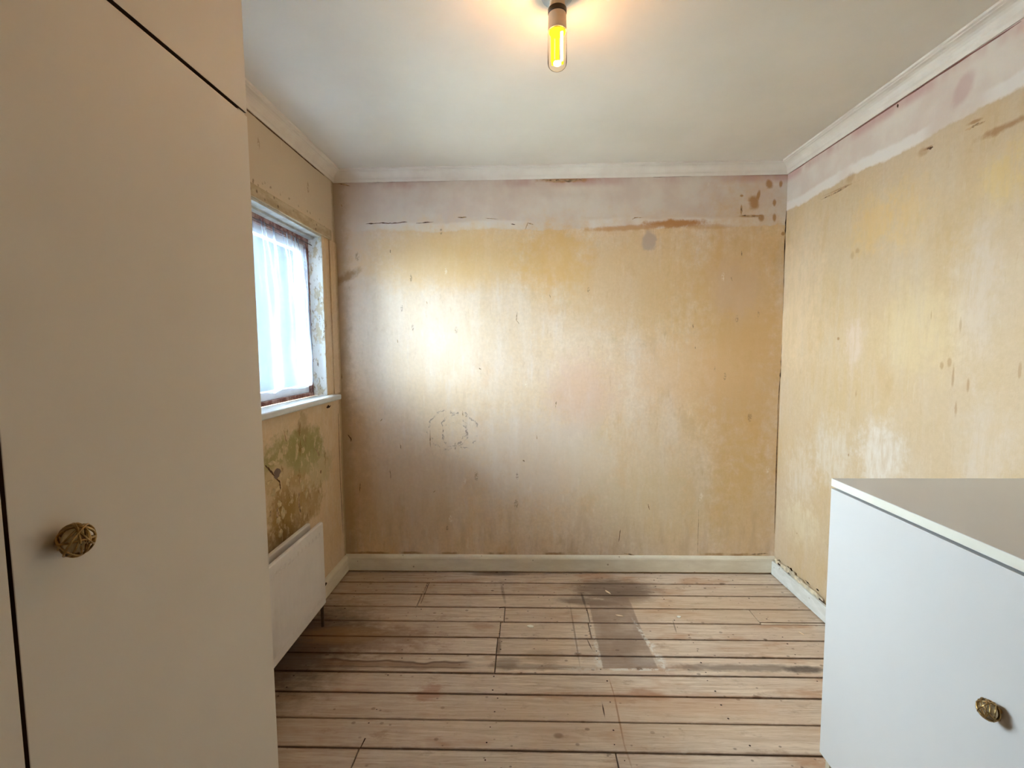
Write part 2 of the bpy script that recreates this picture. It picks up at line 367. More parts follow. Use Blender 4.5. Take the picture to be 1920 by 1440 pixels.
# floorboards -----------------------------------------------
M = Mat('old_pine_boards'); M.UV = M.vec(M.x, M.y); M.W = M.f('SUBTRACT', M.noise(26, 5, .65, (.6, 1, 1)), .5)
oi = M.n('ShaderNodeObjectInfo'); rnd = oi.outputs['Random']
off = M.n('ShaderNodeVectorMath', operation='SCALE'); M.l(M.vec(rnd, rnd, rnd), off.inputs[0]); off.inputs['Scale'].default_value = 37; 
pv = M.n('ShaderNodeVectorMath', operation='ADD'); M.l(M.P, pv.inputs[0]); M.l(off.outputs[0], pv.inputs[1]); pv = pv.outputs[0]
grain = M.noise(9, 6, .65, (.5, 9, 1), vec=pv, dist=.6); fine = M.noise(40, 4, .6, (.5, 6, 1), vec=pv); mott = M.noise(5, 5, .6, (.6, 1.2, 1), vec=pv)
c = M.mix(M.ramp(grain, .3, .7), lin(196, 172, 148), lin(230, 212, 190))
c = M.mix(M.ramp(mott, .42, .7, 0, .6), c, lin(212, 190, 170))
c = M.mix(M.ramp(M.noise(3.5, 5, .6, (.8, 2, 1), (3, 3, 0), vec=pv), .54, .7, 0, .6), c, lin(176, 124, 84))
c = M.mix(M.ramp(fine, .5, .75, 0, .35), c, lin(140, 106, 78))
c = M.mix(M.ramp(rnd, 0, 1, 0, .22, False), c, lin(160, 130, 104))
tc = M.n('ShaderNodeTexCoord'); sg = M.n('ShaderNodeSeparateXYZ'); M.l(tc.outputs['Generated'], sg.inputs[0])
ed = M.f('ADD', M.f('ABSOLUTE', M.f('SUBTRACT', sg.outputs[1], .5)), M.f('MULTIPLY', M.W, .10))
c = M.mix(M.ramp(ed, .44, .50, 0, .6), c, lin(104, 68, 44))
kn = M.spots(7, .13, .28, (.8, 1.2, 1), vec=pv); c = M.mix(M.f('MULTIPLY', kn, .75), c, lin(92, 62, 42))
blot = M.noise(11, 4, .7, (.8, 1.3, 1), (1, 4, 0)); c = M.mix(M.ramp(blot, .56, .72, 0, .42), c, lin(136, 104, 78)); c = M.mix(M.ramp(blot, .30, .42, .35, 0), c, lin(226, 208, 186))
kn = M.spots(13, .12, .16, (.8, 1.2, 1), (3, 3, 0)); c = M.mix(M.f('MULTIPLY', kn, .8), c, lin(78, 52, 38))
dirt = M.spots(24, .2, .22, (.8, 1, 1), (2, 3, 0)); c = M.mix(M.f('MULTIPLY', dirt, .55), c, lin(96, 70, 52))
dirt = M.spots(44, .22, .12, (.8, 1, 1), (4, 1, 0)); c = M.mix(M.f('MULTIPLY', dirt, .6), c, lin(84, 60, 44))
def fl(px, py):
    p = un(px, py, 2, 0); return (p.x, p.y)
# browner towards the radiator corner
c = M.mix(M.ramp(M.f('ADD', M.x, M.f('MULTIPLY', M.W, .5)), -.9, .05, .42, 0), c, lin(140, 104, 72))
c = M.mix(M.blob(fl(560, 1210), (.26, .32), .6, 0, 1, .85), c, lin(60, 36, 22))
def fb(px, py, rx, ry, cc, k, a=0, soft=.4, warp=1.0):
    global c
    c = M.mix(M.blob(fl(px, py), (rx, ry), soft, a, warp, k), c, lin(*cc))
fb(1150, 1105, .22, .11, (106, 84, 70), .75); fb(1100, 1128, .14, .035, (92, 70, 54), .7, -.1); fb(1180, 1118, .12, .08, (110, 88, 72), .5)
fb(700, 1200, .25, .10, (120, 80, 50), .45, 0, .5, 2.4); fb(640, 1190, .2, .06, (150, 112, 70), .5)
fb(800, 1300, .05, .05, (150, 84, 52), .45, .5, .5, 3); fb(1215, 1302, .07, .025, (150, 92, 52), .45, -.3); fb(1300, 1320, .3, .05, (184, 132, 90), .35); fb(1110, 1305, .25, .03, (176, 126, 88), .35)
fb(1400, 1252, .32, .020, (110, 96, 86), .65, 0, .6, 2.2); fb(1510, 1255, .08, .02, (70, 60, 56), .7); fb(1000, 1250, .2, .016, (120, 104, 88), .5); fb(950, 1243, .05, .04, (110, 92, 76), .5)
fb(1210, 1240, .06, .03, (190, 184, 172), .5); fb(930, 1076, .16, .02, (96, 80, 66), .6); fb(1020, 1230, .08, .04, (150, 124, 96), .5)
fb(1330, 1140, .5, .12, (198, 168, 134), .35); fb(1100, 1350, .7, .10, (204, 174, 142), .35)
# where something square was glued down: grey-brown, lime traces along its edges
def quad(M, pts, soft):
    m_ = None
    for i in range(len(pts)):
        a, b = Vector(pts[i]), Vector(pts[(i+1) % len(pts)]); t = (b-a).normalized(); nn = Vector((-t.y, t.x))
        dp = M.n('ShaderNodeVectorMath', operation='DOT_PRODUCT'); M.l(M.UV, dp.inputs[0]); dp.inputs[1].default_value = (nn.x, nn.y, 0)
        d = M.f('SUBTRACT', dp.outputs['Value'], nn.dot(a)); d = M.f('ADD', d, M.f('MULTIPLY', M.W, .012))
        e = M.ramp(d, -soft, soft); m_ = e if m_ is None else M.f('MULTIPLY', m_, e)
    return m_
Q = [fl(1130, 1253), fl(1233, 1253), fl(1178, 1120), fl(1104, 1128)]
q1 = quad(M, Q, .004)
c = M.mix(M.f('MULTIPLY', q1, M.ramp(M.noise(6, 4, .6, (1, 1, 1), (6, 0, 0)), .3, .6, .45, .75)), c, lin(136, 112, 96))
def seg(M, a, b, wd, soft):
    """distance mask round the segment a-b"""
    a, b = Vector(a), Vector(b); t = b-a; L = t.length; an = math.atan2(t.y, t.x); mid = (a+b)/2
    return M.blob(mid, (L/2, wd), soft, an, .9, 1)
br = M.ramp(M.noise(45, 4, .7), .42, .56)
for p0, p1, wd, k in (((1190, 1166), (1246, 1252), .009, .9), ((1236, 1228), (1248, 1255), .016, .8), ((1128, 1255), (1250, 1255), .007, .9), ((1110, 1180), (1128, 1250), .008, .7), ((1118, 1230), (1124, 1250), .014, .8), ((1050, 1255), (1120, 1254), .012, .4), ((1216, 1205), (1226, 1213), .016, .9), ((1076, 1180), (1090, 1245), .010, .35)):
    c = M.mix(M.f('MULTIPLY', M.f('MULTIPLY', seg(M, fl(*p0), fl(*p1), wd, .5), br), k), c, lin(222, 216, 206))
# long tide-mark of dried varnish
wy = M.f('ADD', M.y, M.f('MULTIPLY', M.f('SUBTRACT', M.noise(5.5, 2, .5, (1, 0, 0), (2, 0, 0)), .5), .075))
span = M.band(M.x, fl(600, 1245)[0], fl(878, 1245)[0], .04); y0 = fl(740, 1240)[1]
c = M.mix(M.f('MULTIPLY', M.f('MULTIPLY', M.band(wy, y0-.008, y0+.004, .006), span), .85), c, lin(78, 44, 26))
c = M.mix(M.f('MULTIPLY', M.f('MULTIPLY', M.band(wy, y0-.040, y0-.004, .008), span), .5), c, lin(118, 80, 50))
c = M.mix(M.f('MULTIPLY', M.f('MULTIPLY', M.band(M.f('ADD', M.y, M.f('MULTIPLY', M.W, .01)), y0-.040, y0-.032, .005), span), .6), c, lin(84, 52, 32))
# scratches and joist lines
for p0, p1, wd, k, cc in (((1143, 1275), (1152, 1305), .002, .7, (150, 108, 76)), ((1152, 1305), (1170, 1395), .003, .75, (150, 108, 76)), ((1170, 1395), (1185, 1440), .003, .4, (150, 108, 76)), ((1129, 1318), (1134, 1344), .0022, 1, (70, 40, 28)), ((1070, 1140), (1086, 1240), .004, .6, (120, 92, 68)), ((940, 1095), (947, 1130), .008, .5, (110, 84, 62)), ((936, 1200), (934, 1225), .010, .6, (100, 76, 56)),
                      ((1100, 1197), (1110, 1218), .002, .9, (60, 36, 26)), ((1090, 1112), (1098, 1138), .006, .7, (70, 50, 40)), ((1262, 1165), (1268, 1185), .003, .6, (90, 66, 48))):
    c = M.mix(M.f('MULTIPLY', seg(M, fl(*p0), fl(*p1), wd, .5), k), c, lin(*cc))
MAT_BOARD = M.finish(c, M.ramp(grain, .3, .7, .62, .5), .3, M.noise(14, 3, .65, (.5, 8, 1)), .2, .002)
MAT_SUB = plain('subfloor_dark', lin(44, 28, 18), .95, .05)
MAT_NAIL = plain('rusty_nail', lin(62, 42, 32), .7, .2)

# curtain voile: thin cloth, part open weave
M = Mat('white_voile'); t = M.t
tr = M.n('ShaderNodeBsdfTransparent'); tr.inputs[0].default_value = (1, 1, 1, 1)
tl = M.n('ShaderNodeBsdfTranslucent'); tl.inputs[0].default_value = lin(166, 180, 200)
df = M.n('ShaderNodeBsdfDiffuse'); df.inputs[0].default_value = lin(162, 174, 192)
m1 = M.n('ShaderNodeMixShader'); m1.inputs[0].default_value = .5; M.l(tl.outputs[0], m1.inputs[1]); M.l(df.outputs[0], m1.inputs[2])
m2 = M.n('ShaderNodeMixShader'); M.l(m1.outputs[0], m2.inputs[2]); M.l(tr.outputs[0], m2.inputs[1]); lw_ = M.n('ShaderNodeLayerWeight'); lw_.inputs[0].default_value = .5
M.l(M.ramp(lw_.outputs['Facing'], .35, .85, .28, .70), m2.inputs[0])
t.links.new(m2.outputs[0], M.out.inputs[0]); MAT_VOILE = M.m
def glassy(name, tint, refl=.08):
    M = Mat(name); tr = M.n('ShaderNodeBsdfTransparent'); tr.inputs[0].default_value = tint
    gl = M.n('ShaderNodeBsdfGlossy'); gl.inputs['Roughness'].default_value = .03
    fr = M.n('ShaderNodeFresnel'); fr.inputs[0].default_value = 1.45 if name == 'window_glass' else 1.05
    mx = M.n('ShaderNodeMixShader'); M.l(fr.outputs[0], mx.inputs[0]); M.l(tr.outputs[0], mx.inputs[1]); M.l(gl.outputs[0], mx.inputs[2])
    M.t.links.new(mx.outputs[0], M.out.inputs[0]); return M.m
MAT_GLASS = glassy('window_glass', (.96, .98, .98, 1)); MAT_BULBGLASS = glassy('bulb_glass', (1, .95, .86, 1))
def emit(name, col, s):
    M = Mat(name); e = M.n('ShaderNodeEmission'); e.inputs[0].default_value = col; e.inputs[1].default_value = s
    M.t.links.new(e.outputs[0], M.out.inputs[0]); return M.m
MAT_GLOW = emit('glowing_strip', (1, .74, .02, 1), .7); MAT_GLOW2 = emit('glowing_strip_bright', (1, .84, .36, 1), 2.5)

# ------------------------------------------------------------------ setting
T = .24
fl_o = obj('floor', bbox(XL-T, XR+T, YB-T, D+T, -.10, -.024), MAT_SUB, kind='structure')
seams = [D+.02, 2.536, 2.411, 2.287, 2.161, 2.036, 1.917, 1.802, 1.687, 1.561, 1.437]
while seams[-1] > YB: seams.append(seams[-1]-.1225)
joints = {1: [-.56], 2: [-.565], 3: [-.113, .300], 4: [-.128, .290], 5: [-.135], 6: [-.134], 9: [], 10: [-.556, .283], 12: [.4], 13: [-.3], 15: [.7], 17: [-.1]}
XA, XB = XL+.008, XR-.008
def board(x0, x1, y0, y1, dz=0):
    bm = bbox(x0, x1, y0, y1, -.022, dz, .0012, 1); return obj('floorboard', bm, MAT_BOARD, fl_o)
for i in range(len(seams)-1):
    ya, yb = seams[i+1], seams[i]
    g = .0024 + .0016*random.random()
    xs = [XA]+joints.get(i, [])+[XB]
    for k in range(len(xs)-1):
        dz = random.uniform(-.0012, .0008)
        if i == 9 and k == 0: pass
        y_lo = ya+g
        if i == 3 and k == 2:
            board(xs[k]+.001, 1.105, ya+g, yb-g, dz); board(1.108, xs[k+1], ya+.018, yb-g, dz); board(1.110, XB, ya+g, ya+.0155, -.003); continue
        board(xs[k]+(.002 if k else 0), xs[k+1]-(.002 if k < len(xs)-2 else 0), y_lo, yb-g, dz)
# short saw cuts
bm = bmesh.new()
for p0, p1, wd in (((685, 1384), (676, 1402), .0022), ((936, 1140), (948, 1138), .004), ((805, 1092), (789, 1132), .0015)):
    a, b = un(*p0, 2, .0012), un(*p1, 2, .0012); d = (b-a).normalized(); nn = Vector((-d.y, d.x, 0))*wd
    bm.faces.new([bm.verts.new(v) for v in (a-nn, b-nn*.6, b+nn*.6, a+nn)])
obj('saw_cut', bm, MAT_GAP, fl_o)
# nail heads in pairs on the joist lines
bm = bmesh.new()
for i in range(0, 14):
    ya, yb = seams[i+1], seams[i]
    for jx in (-.93, -.55, -.12, .30, .72, 1.14):
        for f_ in (.25, .75):
            if random.random() < .72:
                cx, cy = jx+random.uniform(-.018, .018), ya+(yb-ya)*f_+random.uniform(-.01, .01); r = random.uniform(.0025, .0045)
                bm.faces.new([bm.verts.new((cx+r*math.cos(a*math.pi/3), cy+r*.9*math.sin(a*math.pi/3), .0014)) for a in range(6)])
obj('nail_heads', bm, MAT_NAIL, fl_o, kind='stuff')

obj('ceiling', bbox(XL-T, XR+T, YB-T, D+T, ZK, ZK+.12), MAT_CEIL, kind='structure')
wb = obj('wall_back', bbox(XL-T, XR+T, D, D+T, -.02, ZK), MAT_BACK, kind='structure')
wr = obj('wall_right', bbox(XR, XR+T, YB, D, -.02, ZK), MAT_RIGHT, kind='structure')
obj('wall_rear', bbox(XL-T, XR+T, YB-T, YB, -.02, ZK), MAT_REAR, kind='structure')
bm = bmesh.new()
for a in ((YB, D, -.02, WZ0-.03), (YB, D, WZ1, ZK), (YB, WY0, WZ0-.03, WZ1), (WY1, D, WZ0-.03, WZ1)): box(bm, XL-T, XL, *a)
wl = obj('wall_left', bm, MAT_LEFT, kind='structure')

# cornice: small coved moulding, profile (out from wall, height)
prof = [(0, ZC), (.006, ZC-.001), (.009, ZC+.006)]
for k in range(7):
    a = k/6*math.pi/2; prof.append((.048-.037*math.cos(a), ZC+.010+.036*math.sin(a)))
prof += [(.050, ZK-.009), (.058, ZK-.007), (.060, ZK), (0, ZK)]
def cornice(name, kind_):
    bm = bmesh.new()
    if kind_ == 'back': extrude_profile(bm, prof, XL, XR, lambda u, v, t: Vector((t, D-u, v)))
    if kind_ == 'left': extrude_profile(bm, prof, YB, D, lambda u, v, t: Vector((XL+u, t, v)))
    if kind_ == 'right': extrude_profile(bm, prof, YB, D, lambda u, v, t: Vector((XR-u, t, v)))
    o = obj(name, bm, MAT_CORNICE, kind='structure'); return o
cb, cl, cr = cornice('trim_1', 'back'), cornice('trim_2', 'left'), cornice('trim_3', 'right')

# skirting
SK = [(0, .012), (.019, .012), (.019, .084), (.016, .092), (.008, .099), (0, .103)]
def skirt(name, kind_, mat, prof_=SK):
    bm = bmesh.new()
    if kind_ == 'back': extrude_profile(bm, prof_, XL, XR, lambda u, v, t: Vector((t, D-u, v)))
    if kind_ == 'left': extrude_profile(bm, prof_, .96, D-.0195, lambda u, v, t: Vector((XL+u, t, v)))
    if kind_ == 'right': extrude_profile(bm, prof_, .2, D-.0195, lambda u, v, t: Vector((XR-u, t, v)))
    return obj(name, bm, mat, kind='structure')
sb = skirt('baseboard_back', 'back', MAT_SKIRT); sl = skirt('baseboard_left', 'left', MAT_SKIRT)
SKR = [(.010, .006), (.024, .006), (.024, .078), (.022, .082), (.010, .082)]
sr = skirt('baseboard_right', 'right', MAT_SKIRT_R, SKR)

# ---- ribbons: cracks, gaps and peeling edges that follow a line on a plane
def ribbon(pts, wid, lift, thick=.0008, jag=.4, sub=6):
    """a thin irregular strip through 3-D points; lift = outward normal"""
    bm = bmesh.new(); P = []
    for a, b in zip(pts, pts[1:]):
        for k in range(sub): P.append(Vector(a).lerp(Vector(b), k/sub))
    P.append(Vector(pts[-1])); n_ = Vector(lift).normalized(); top = []; N = len(P)
    for i, p in enumerate(P):
        d = (P[min(i+1, N-1)]-P[max(i-1, 0)]).normalized(); s = n_.cross(d)
        h = wid*.5*(1+random.uniform(-jag, jag)); e = min(1, (min(i, N-1-i)+.35)/2.0)
        p = p + s*random.uniform(-jag, jag)*wid*.5
        top.append((bm.verts.new(p+s*h*e+n_*thick), bm.verts.new(p-s*h*e+n_*thick), bm.verts.new(p+s*h*e), bm.verts.new(p-s*h*e)))
    for A, B in zip(top, top[1:]):
        bm.faces.new((A[0], B[0], B[1], A[1])); bm.faces.new((A[0], A[2], B[2], B[0])); bm.faces.new((A[1], B[1], B[3], A[3]))
    return bm
def crack(wall, axis, val, pix, wid, mat=None, name='crack', thick=.0008, jag=.5):
    lift = {('b'): (0, -1, 0), ('l'): (1, 0, 0), ('r'): (-1, 0, 0)}[wall]
    par = {'b': wb, 'l': wl, 'r': wr}[wall]
    return obj(name, ribbon([un(*p, axis, val) for p in pix], wid, lift, thick, jag), mat or MAT_CRACK, par)
B = lambda pix, w_, **k: crack('b', 1, D, pix, w_, **k)
L_ = lambda pix, w_, **k: crack('l', 0, XL, pix, w_, **k)
R_ = lambda pix, w_, **k: crack('r', 0, XR, pix, w_, **k)
B([(686, 420), (715, 418), (735, 419), (764, 416)], .005); B([(780, 419), (813, 416)], .004); B([(858, 408), (875, 407)], .006, mat=MAT_CRACK_PALE)
B([(910, 409), (935, 411)], .003, mat=MAT_CRACK_PALE); B([(958, 420), (966, 421)], .005); B([(985, 430), (990, 418), (1000, 421)], .005, mat=MAT_CRACK_PALE)
B([(1185, 411), (1192, 408), (1206, 408)], .004, mat=MAT_CRACK_PALE); B([(1390, 404), (1410, 405), (1428, 407)], .006, mat=MAT_CRACK_PALE); B([(1390, 388), (1391, 399)], .006, mat=MAT_CRACK_PALE)
B([(1163, 993), (1160, 1016)], .004); B([(1215, 945), (1218, 956)], .004); B([(1310, 955), (1308, 1036)], .002, mat=MAT_CRACK_PALE)
B([(652, 815), (658, 822), (658, 828)], .006, name='gouge'); B([(687, 415+50), (733, 480)], .0001, mat=MAT_CRACK_PALE) if False else None
for pix, w_ in (([(731, 467), (732, 475)], .006), ([(800, 565), (801, 570)], .007), ([(745, 636), (746, 643)], .006), ([(1030, 552), (1033, 560)], .004), ([(1299, 608), (1300, 616)], .005), ([(1371, 520), (1373, 527)], .006), ([(1303, 650), (1304, 654)], .006),
                ([(640, 700), (641, 712)], .009), ([(898, 690), (902, 693)], .008), ([(817, 920), (812, 923)], .008), ([(1485, 760), (1486, 772)], .0001), ([(806, 806), (807, 838)], .005), ([(731, 880), (733, 900)], .005), ([(750, 830), (752, 842)], .005), ([(980, 862), (984, 866)], .007), ([(1006, 816), (1007, 824)], .006), ([(1043, 752), (1042, 764)], .007), ([(970, 585), (968, 600), (974, 608)], .004), ([(640, 383), (641, 388)], .008), ([(635, 632), (636, 635)], .006), ([(717, 785), (713, 790)], .006), ([(867, 770), (868, 782)], .006), ([(1390, 470), (1391, 480)], .005), ([(676, 905), (674, 925)], .007)):
    if w_ > .001: B(pix, w_*.75, thick=.0003, mat=MAT_CRACK_PALE, name='gouge')
B([(1475, 395), (1472.5, 440)], .006, mat=MAT_GAP); B([(1472, 440), (1470, 508)], .004, mat=MAT_GAP); B([(1470, 508), (1468, 620)], .0035); B([(1467, 620), (1465, 690), (1462, 712)], .005); B([(1462, 712), (1459, 760), (1452, 1000)], .0035)
B([(683, 341.5), (760, 340), (800, 338)], .004, mat=MAT_CRACK); B([(1225, 332), (1300, 330), (1400, 327.5)], .003, mat=MAT_CRACK); B([(634, 344), (656, 349)], .006, mat=MAT_CRACK_PALE)
B([(1016, 337), (1040, 339), (1092, 337)], .008, mat=MAT_CRACK_PALE, jag=.9); B([(1405, 1040), (1440, 1037)], .006, mat=MAT_CRACK_PALE); B([(1170, 1037), (1190, 1041)], .008, mat=MAT_CRACK_PALE)
B([(644, 1047), (690, 1047)], .0001) if False else None
# left wall
L_([(497, 872), (508, 884), (516, 895), (524, 903), (526, 918)], .007); L_([(590, 838), (597, 850), (599, 855)], .006, mat=MAT_CRACK_PALE); L_([(532, 806), (537, 828)], .008, mat=MAT_CRACK_PALE)
L_([(561, 922), (560, 945), (563, 960), (562, 968)], .012, mat=MAT_CRACK_PALE); L_([(520, 950), (521, 975)], .014, mat=MAT_CRACK_PALE); L_([(600, 882), (602, 888)], .014, mat=MAT_CRACK_PALE); L_([(506, 1050-80), (508, 957)], .01, mat=MAT_CRACK_PALE)
L_([(634, 775), (638, 900), (643, 1000)], .004, mat=MAT_CRACK); obj('crack', ribbon([(XL, y_, ZC-.003) for y_ in (1.0, 1.3, 1.6, 1.9, 2.2, 2.55)], .006, (1, 0, 0), .0008, .35), MAT_CRACK, wl); L_([(612, 764), (620, 761)], .012, mat=MAT_GAP)
bm = bmesh.new(); pc = un(519, 888, 0, XL)
vs = [bm.verts.new(pc+Vector((.0015, .028*math.cos(a)*random.uniform(.7, 1.2), .021*math.sin(a)*random.uniform(.7, 1.2)))) for a in [k*math.pi/6 for k in range(12)]]
bm.faces.new(vs); obj('exposed_patch', bm, plain('grey_undercoat', lin(132, 112, 100), .9, .1), wl)
# blistered plaster chips on the damp patch
def flake(c3, ru, rv, nrm, mat, par, name='plaster_flake', th=.002):
    bm = bmesh.new(); n_ = Vector(nrm); uu = Vector((0, 1, 0)) if abs(n_.x) > .5 else Vector((1, 0, 0)); vv = Vector((0, 0, 1)); K = 9; a0 = random.random()*6
    ring = [(ru*math.cos(a0+2*math.pi*k/K)*random.uniform(.55, 1.2), rv*math.sin(a0+2*math.pi*k/K)*random.uniform(.55, 1.2)) for k in range(K)]
    lo = [bm.verts.new(c3+uu*u+vv*v) for u, v in ring]; hi = [bm.verts.new(c3+uu*u*.8+vv*v*.8+n_*th*random.uniform(.5, 1.3)) for u, v in ring]
    for k in range(K): bm.faces.new((lo[k], lo[(k+1) % K], hi[(k+1) % K], hi[k]))
    bm.faces.new(hi); return obj(name, bm, mat, par)
MAT_LF = plain('raised_skim', lin(206, 184, 140), .9, .1, var=.12, scale=50)
for px, py, ru, rv in ((534, 845, .03, .02), (533, 838, .02, .02), (557, 842, .016, .03), (568, 845, .02, .02), (519, 917, .03, .015), (513, 925, .02, .02), (524, 945, .02, .02), (530, 962, .02, .03), (522, 975, .02, .02), (567, 910, .02, .03), (575, 925, .015, .03), (510, 868, .03, .012), (540, 905, .02, .02), (526, 1000, .02, .02), (505, 905, .03, .012)):
    flake(un(px, py, 0, XL), ru, rv, (1, 0, 0), MAT_LF, wl)
# right wall: frieze cracks; torn paper over the loose skirting
R_([(1541, 374), (1570, 360), (1592, 347)], .005, mat=MAT_CRACK_PALE); R_([(1810, 245), (1828, 236), (1848, 227)], .006, mat=MAT_CRACK_PALE); R_([(1738, 279), (1750, 276)], .007); R_([(1683, 195), (1684, 202)], .006)
R_([(1481, 325), (1560, 273), (1680, 194), (1800, 115), (1915, 40)], .0045, mat=plain('cornice_gap', lin(140, 100, 88), .9, .1), jag=.3)
def yz(px, py, x): return un(px, py, 0, x)
bm = ribbon([yz(1453, 1048, XR-.008), yz(1463, 1058, XR-.006), yz(1480, 1070, XR-.012), yz(1500, 1090, XR-.008), yz(1520, 1107, XR-.008), yz(1545, 1126, XR-.006)], .028, (-1, 0, 0), .005, .4, 5)
obj('torn_paper_edge', bm, MAT_FLAKE, wr)
bm = ribbon([yz(1452, 1051, XR-.011), yz(1470, 1066, XR-.011), yz(1500, 1092, XR-.011), yz(1545, 1130, XR-.011)], .012, (-1, 0, 0), .0006, .25, 8)
obj('gap', bm, MAT_GAP, wr)
for pix, w_ in (([(1461, 1049), (1461, 1055)], .02), ([(1477, 1062), (1487, 1072)], .014), ([(1530, 1104), (1536, 1108)], .006), ([(1510, 1088), (1518, 1096)], .005)): R_(pix, w_, mat=MAT_GAP)

# ------------------------------------------------------------------ window
win = empty('window_1', (XL-.1, (WY0+WY1)/2, WZ0)); win['kind'] = 'structure'
XF = XL-.07       # frame face
# reveals lining the hole
part('window_reveal', bbox(XF, XL+.001, WY1-.003, WY1+.006, WZ0, WZ1), MAT_REVEAL, win)
part('window_reveal', bbox(XF, XL+.001, WY0-.006, WY0+.003, WZ0, WZ1), MAT_REVEAL, win)
bm = bmesh.new(); box(bm, XF, XL+.002, WY0, WY1-.003, WZ1-.006, WZ1+.004); box(bm, XF, XF+.030, WY0, WY1-.003, WZ1-.016, WZ1-.006)
part('window_head', bm, MAT_SOFFIT, win)
bm = bbox(XF-.002, XL+.052, WY0-.09, 2.553, WZ0-.028, WZ0, .006, 3)
part('window_sill', bm, MAT_SILL, win)
FD = .055; fw = .030
bm = bmesh.new()
for a in ((WY0, WY1, WZ1-.052, WZ1), (WY0, WY1, WZ0, WZ0+.02), (WY0, WY0+fw, WZ0+.02, WZ1-.052), (WY1-fw, WY1, WZ0+.02, WZ1-.052)): box(bm, XF-FD, XF, *a)
part('window_frame', bm, MAT_RED, win)
def casement(y0, y1):
    z0, z1 = WZ0+.021, WZ1-.053; bm = bmesh.new(); s = .038
    for a in ((y0, y1, z0, z0+s), (y0, y1, z1-s, z1), (y0, y0+s, z0+s, z1-s), (y1-s, y1, z0+s, z1-s)): box(bm, XF-FD+.006, XF-.012, *a)
    o = part('casement', bm, MAT_CASE, win)
    g = obj('pane', bbox(XF-.034, XF-.030, y0+s, y1-s, z0+s, z1-s), MAT_GLASS); g.parent = o
    return o
ym = WY0+fw+.58
part('mullion', bbox(XF-FD, XF-.002, ym, ym+.04, WZ0+.03, WZ1-.052), MAT_RED, win)
casement(WY0+fw+.001, ym-.001); casement(ym+.041, WY1-fw-.001)
# projecting plaster strip over the opening
obj('lintel', bbox(XL, XL+.012, .96, 2.595, WZ1+.004, WZ1+.056, .003, 2), MAT_LINTEL, wl)
obj('corner_bead', bbox(XL, XL+.008, 2.575, D-.001, WZ0-.0, WZ1+.003, .003, 2), MAT_LEFT, wl)

# outside
obj('ground', bbox(-30, XL-T-.01, -20, 30, -.6, -.5), MAT_OUTG, kind='structure')
obj('wall_outside_added', bbox(-9, -5.2, 6.8, 20, -.5, 4.3), MAT_OUTW, kind='structure')  # added wall, dark behind the curtain and cut short to let sky in

# curtain
pr_edge = [(569, 452), (573, 480), (577, 500), (583, 560), (586, 600), (589, 680), (590, 714), (584, 729)]
XCU = XL-.050
edge = [un(*p, 0, XCU) for p in pr_edge]
def edge_y(z):
    for a, b in zip(edge, edge[1:]):
        if b.z <= z <= a.z: return a.y+(b.y-a.y)*(a.z-z)/(a.z-b.z)
    return edge[0].y if z > edge[0].z else edge[-1].y
zt_c, zb_c = un(566, 455, 0, XCU).z+.012, un(540, 731, 0, XCU).z
cr_ = bmesh.new(); NU, NV = 220, 60; grid = []
for j in range(NV+1):
    t_ = j/NV; z = zt_c+(zb_c-zt_c)*t_; ye = edge_y(z); row = []
    for i in range(NU+1):
        s_ = i/NU; y = WY0+.05+(ye-WY0-.05)*s_
        g_ = (1-t_)**2
        ph = s_*30+1.2*math.sin(s_*9+t_*1.7)+.5*mnoise.noise(Vector((s_*6, t_*2, 0)))
        x = .010*math.sin(ph)*(.55+.6*t_)+.005*math.sin(s_*71+2*math.sin(t_*3))*(.4+g_)+.004*math.sin(s_*160)*g_+.006*mnoise.noise(Vector((s_*9, t_*5, 3)))
        zz = z+.004*math.sin(s_*34)*(t_ > .98)+.003*math.sin(s_*160)*(j == 0)
        if j >= NV-1: zz += .008*mnoise.noise(Vector((s_*7, 0, 9)))
        row.append(cr_.verts.new((XCU+x, y, zz)))
    grid.append(row)
for j in range(NV):
    for i in range(NU): cr_.faces.new((grid[j][i], grid[j][i+1], grid[j+1][i+1], grid[j+1][i]))
cu = empty('net_curtain', (XCU, 1.8, zt_c)); tag(cu, 'sheer white net curtain gathered on a wire across the window', 'curtain')
part('cloth', cr_, MAT_VOILE, cu, smooth=True)
bm = bmesh.new(); tube(bm, [(XCU, WY0+.004, zt_c-.006), (XCU, WY1-.004, zt_c-.002)], .0018, 6); part('curtain_wire', bm, MAT_DARKMETAL, cu)
# ------------------------------------------------------------------ wardrobe
XW, WE = -.55, .953
WBACK = XL+.002
wd = empty('wardrobe', ((XW+XL)/2, .467, 0)); tag(wd, 'tall white built-in wardrobe with high locker doors beside the window', 'wardrobe')
WN = -.02; ZG = 1.776; ZT = ZK-.004
bm = bmesh.new()
for a in ((WBACK, XW-.019, WE-.02, WE-.002, 0, ZC-.004), (WBACK, XW-.019, WN, WN+.018, 0, ZC-.004), (WBACK, WBACK+.006, WN+.018, WE-.02, 0, ZC-.004), (WBACK+.006, XW-.022, WN+.018, WE-.02, ZG-.016, ZG+.010), (WBACK+.062, XW-.019, WN, WE-.002, ZC-.004, ZT), (WBACK+.006, XW-.05, WN+.018, WE-.02, .0, .07)): box(bm, *a)
part('carcass', bm, MAT_LAM_IN, wd)
part('gap_shade_sheet', bbox(XW-.0215, XW-.0195, WN+.02, WE-.022, .075, ZT-.01), MAT_GAP, wd)  # dark sheet behind the doors, standing in for shade in the gaps
MAT_EDGE = plain('dark_door_edge', lin(84, 60, 44), .7, .2)
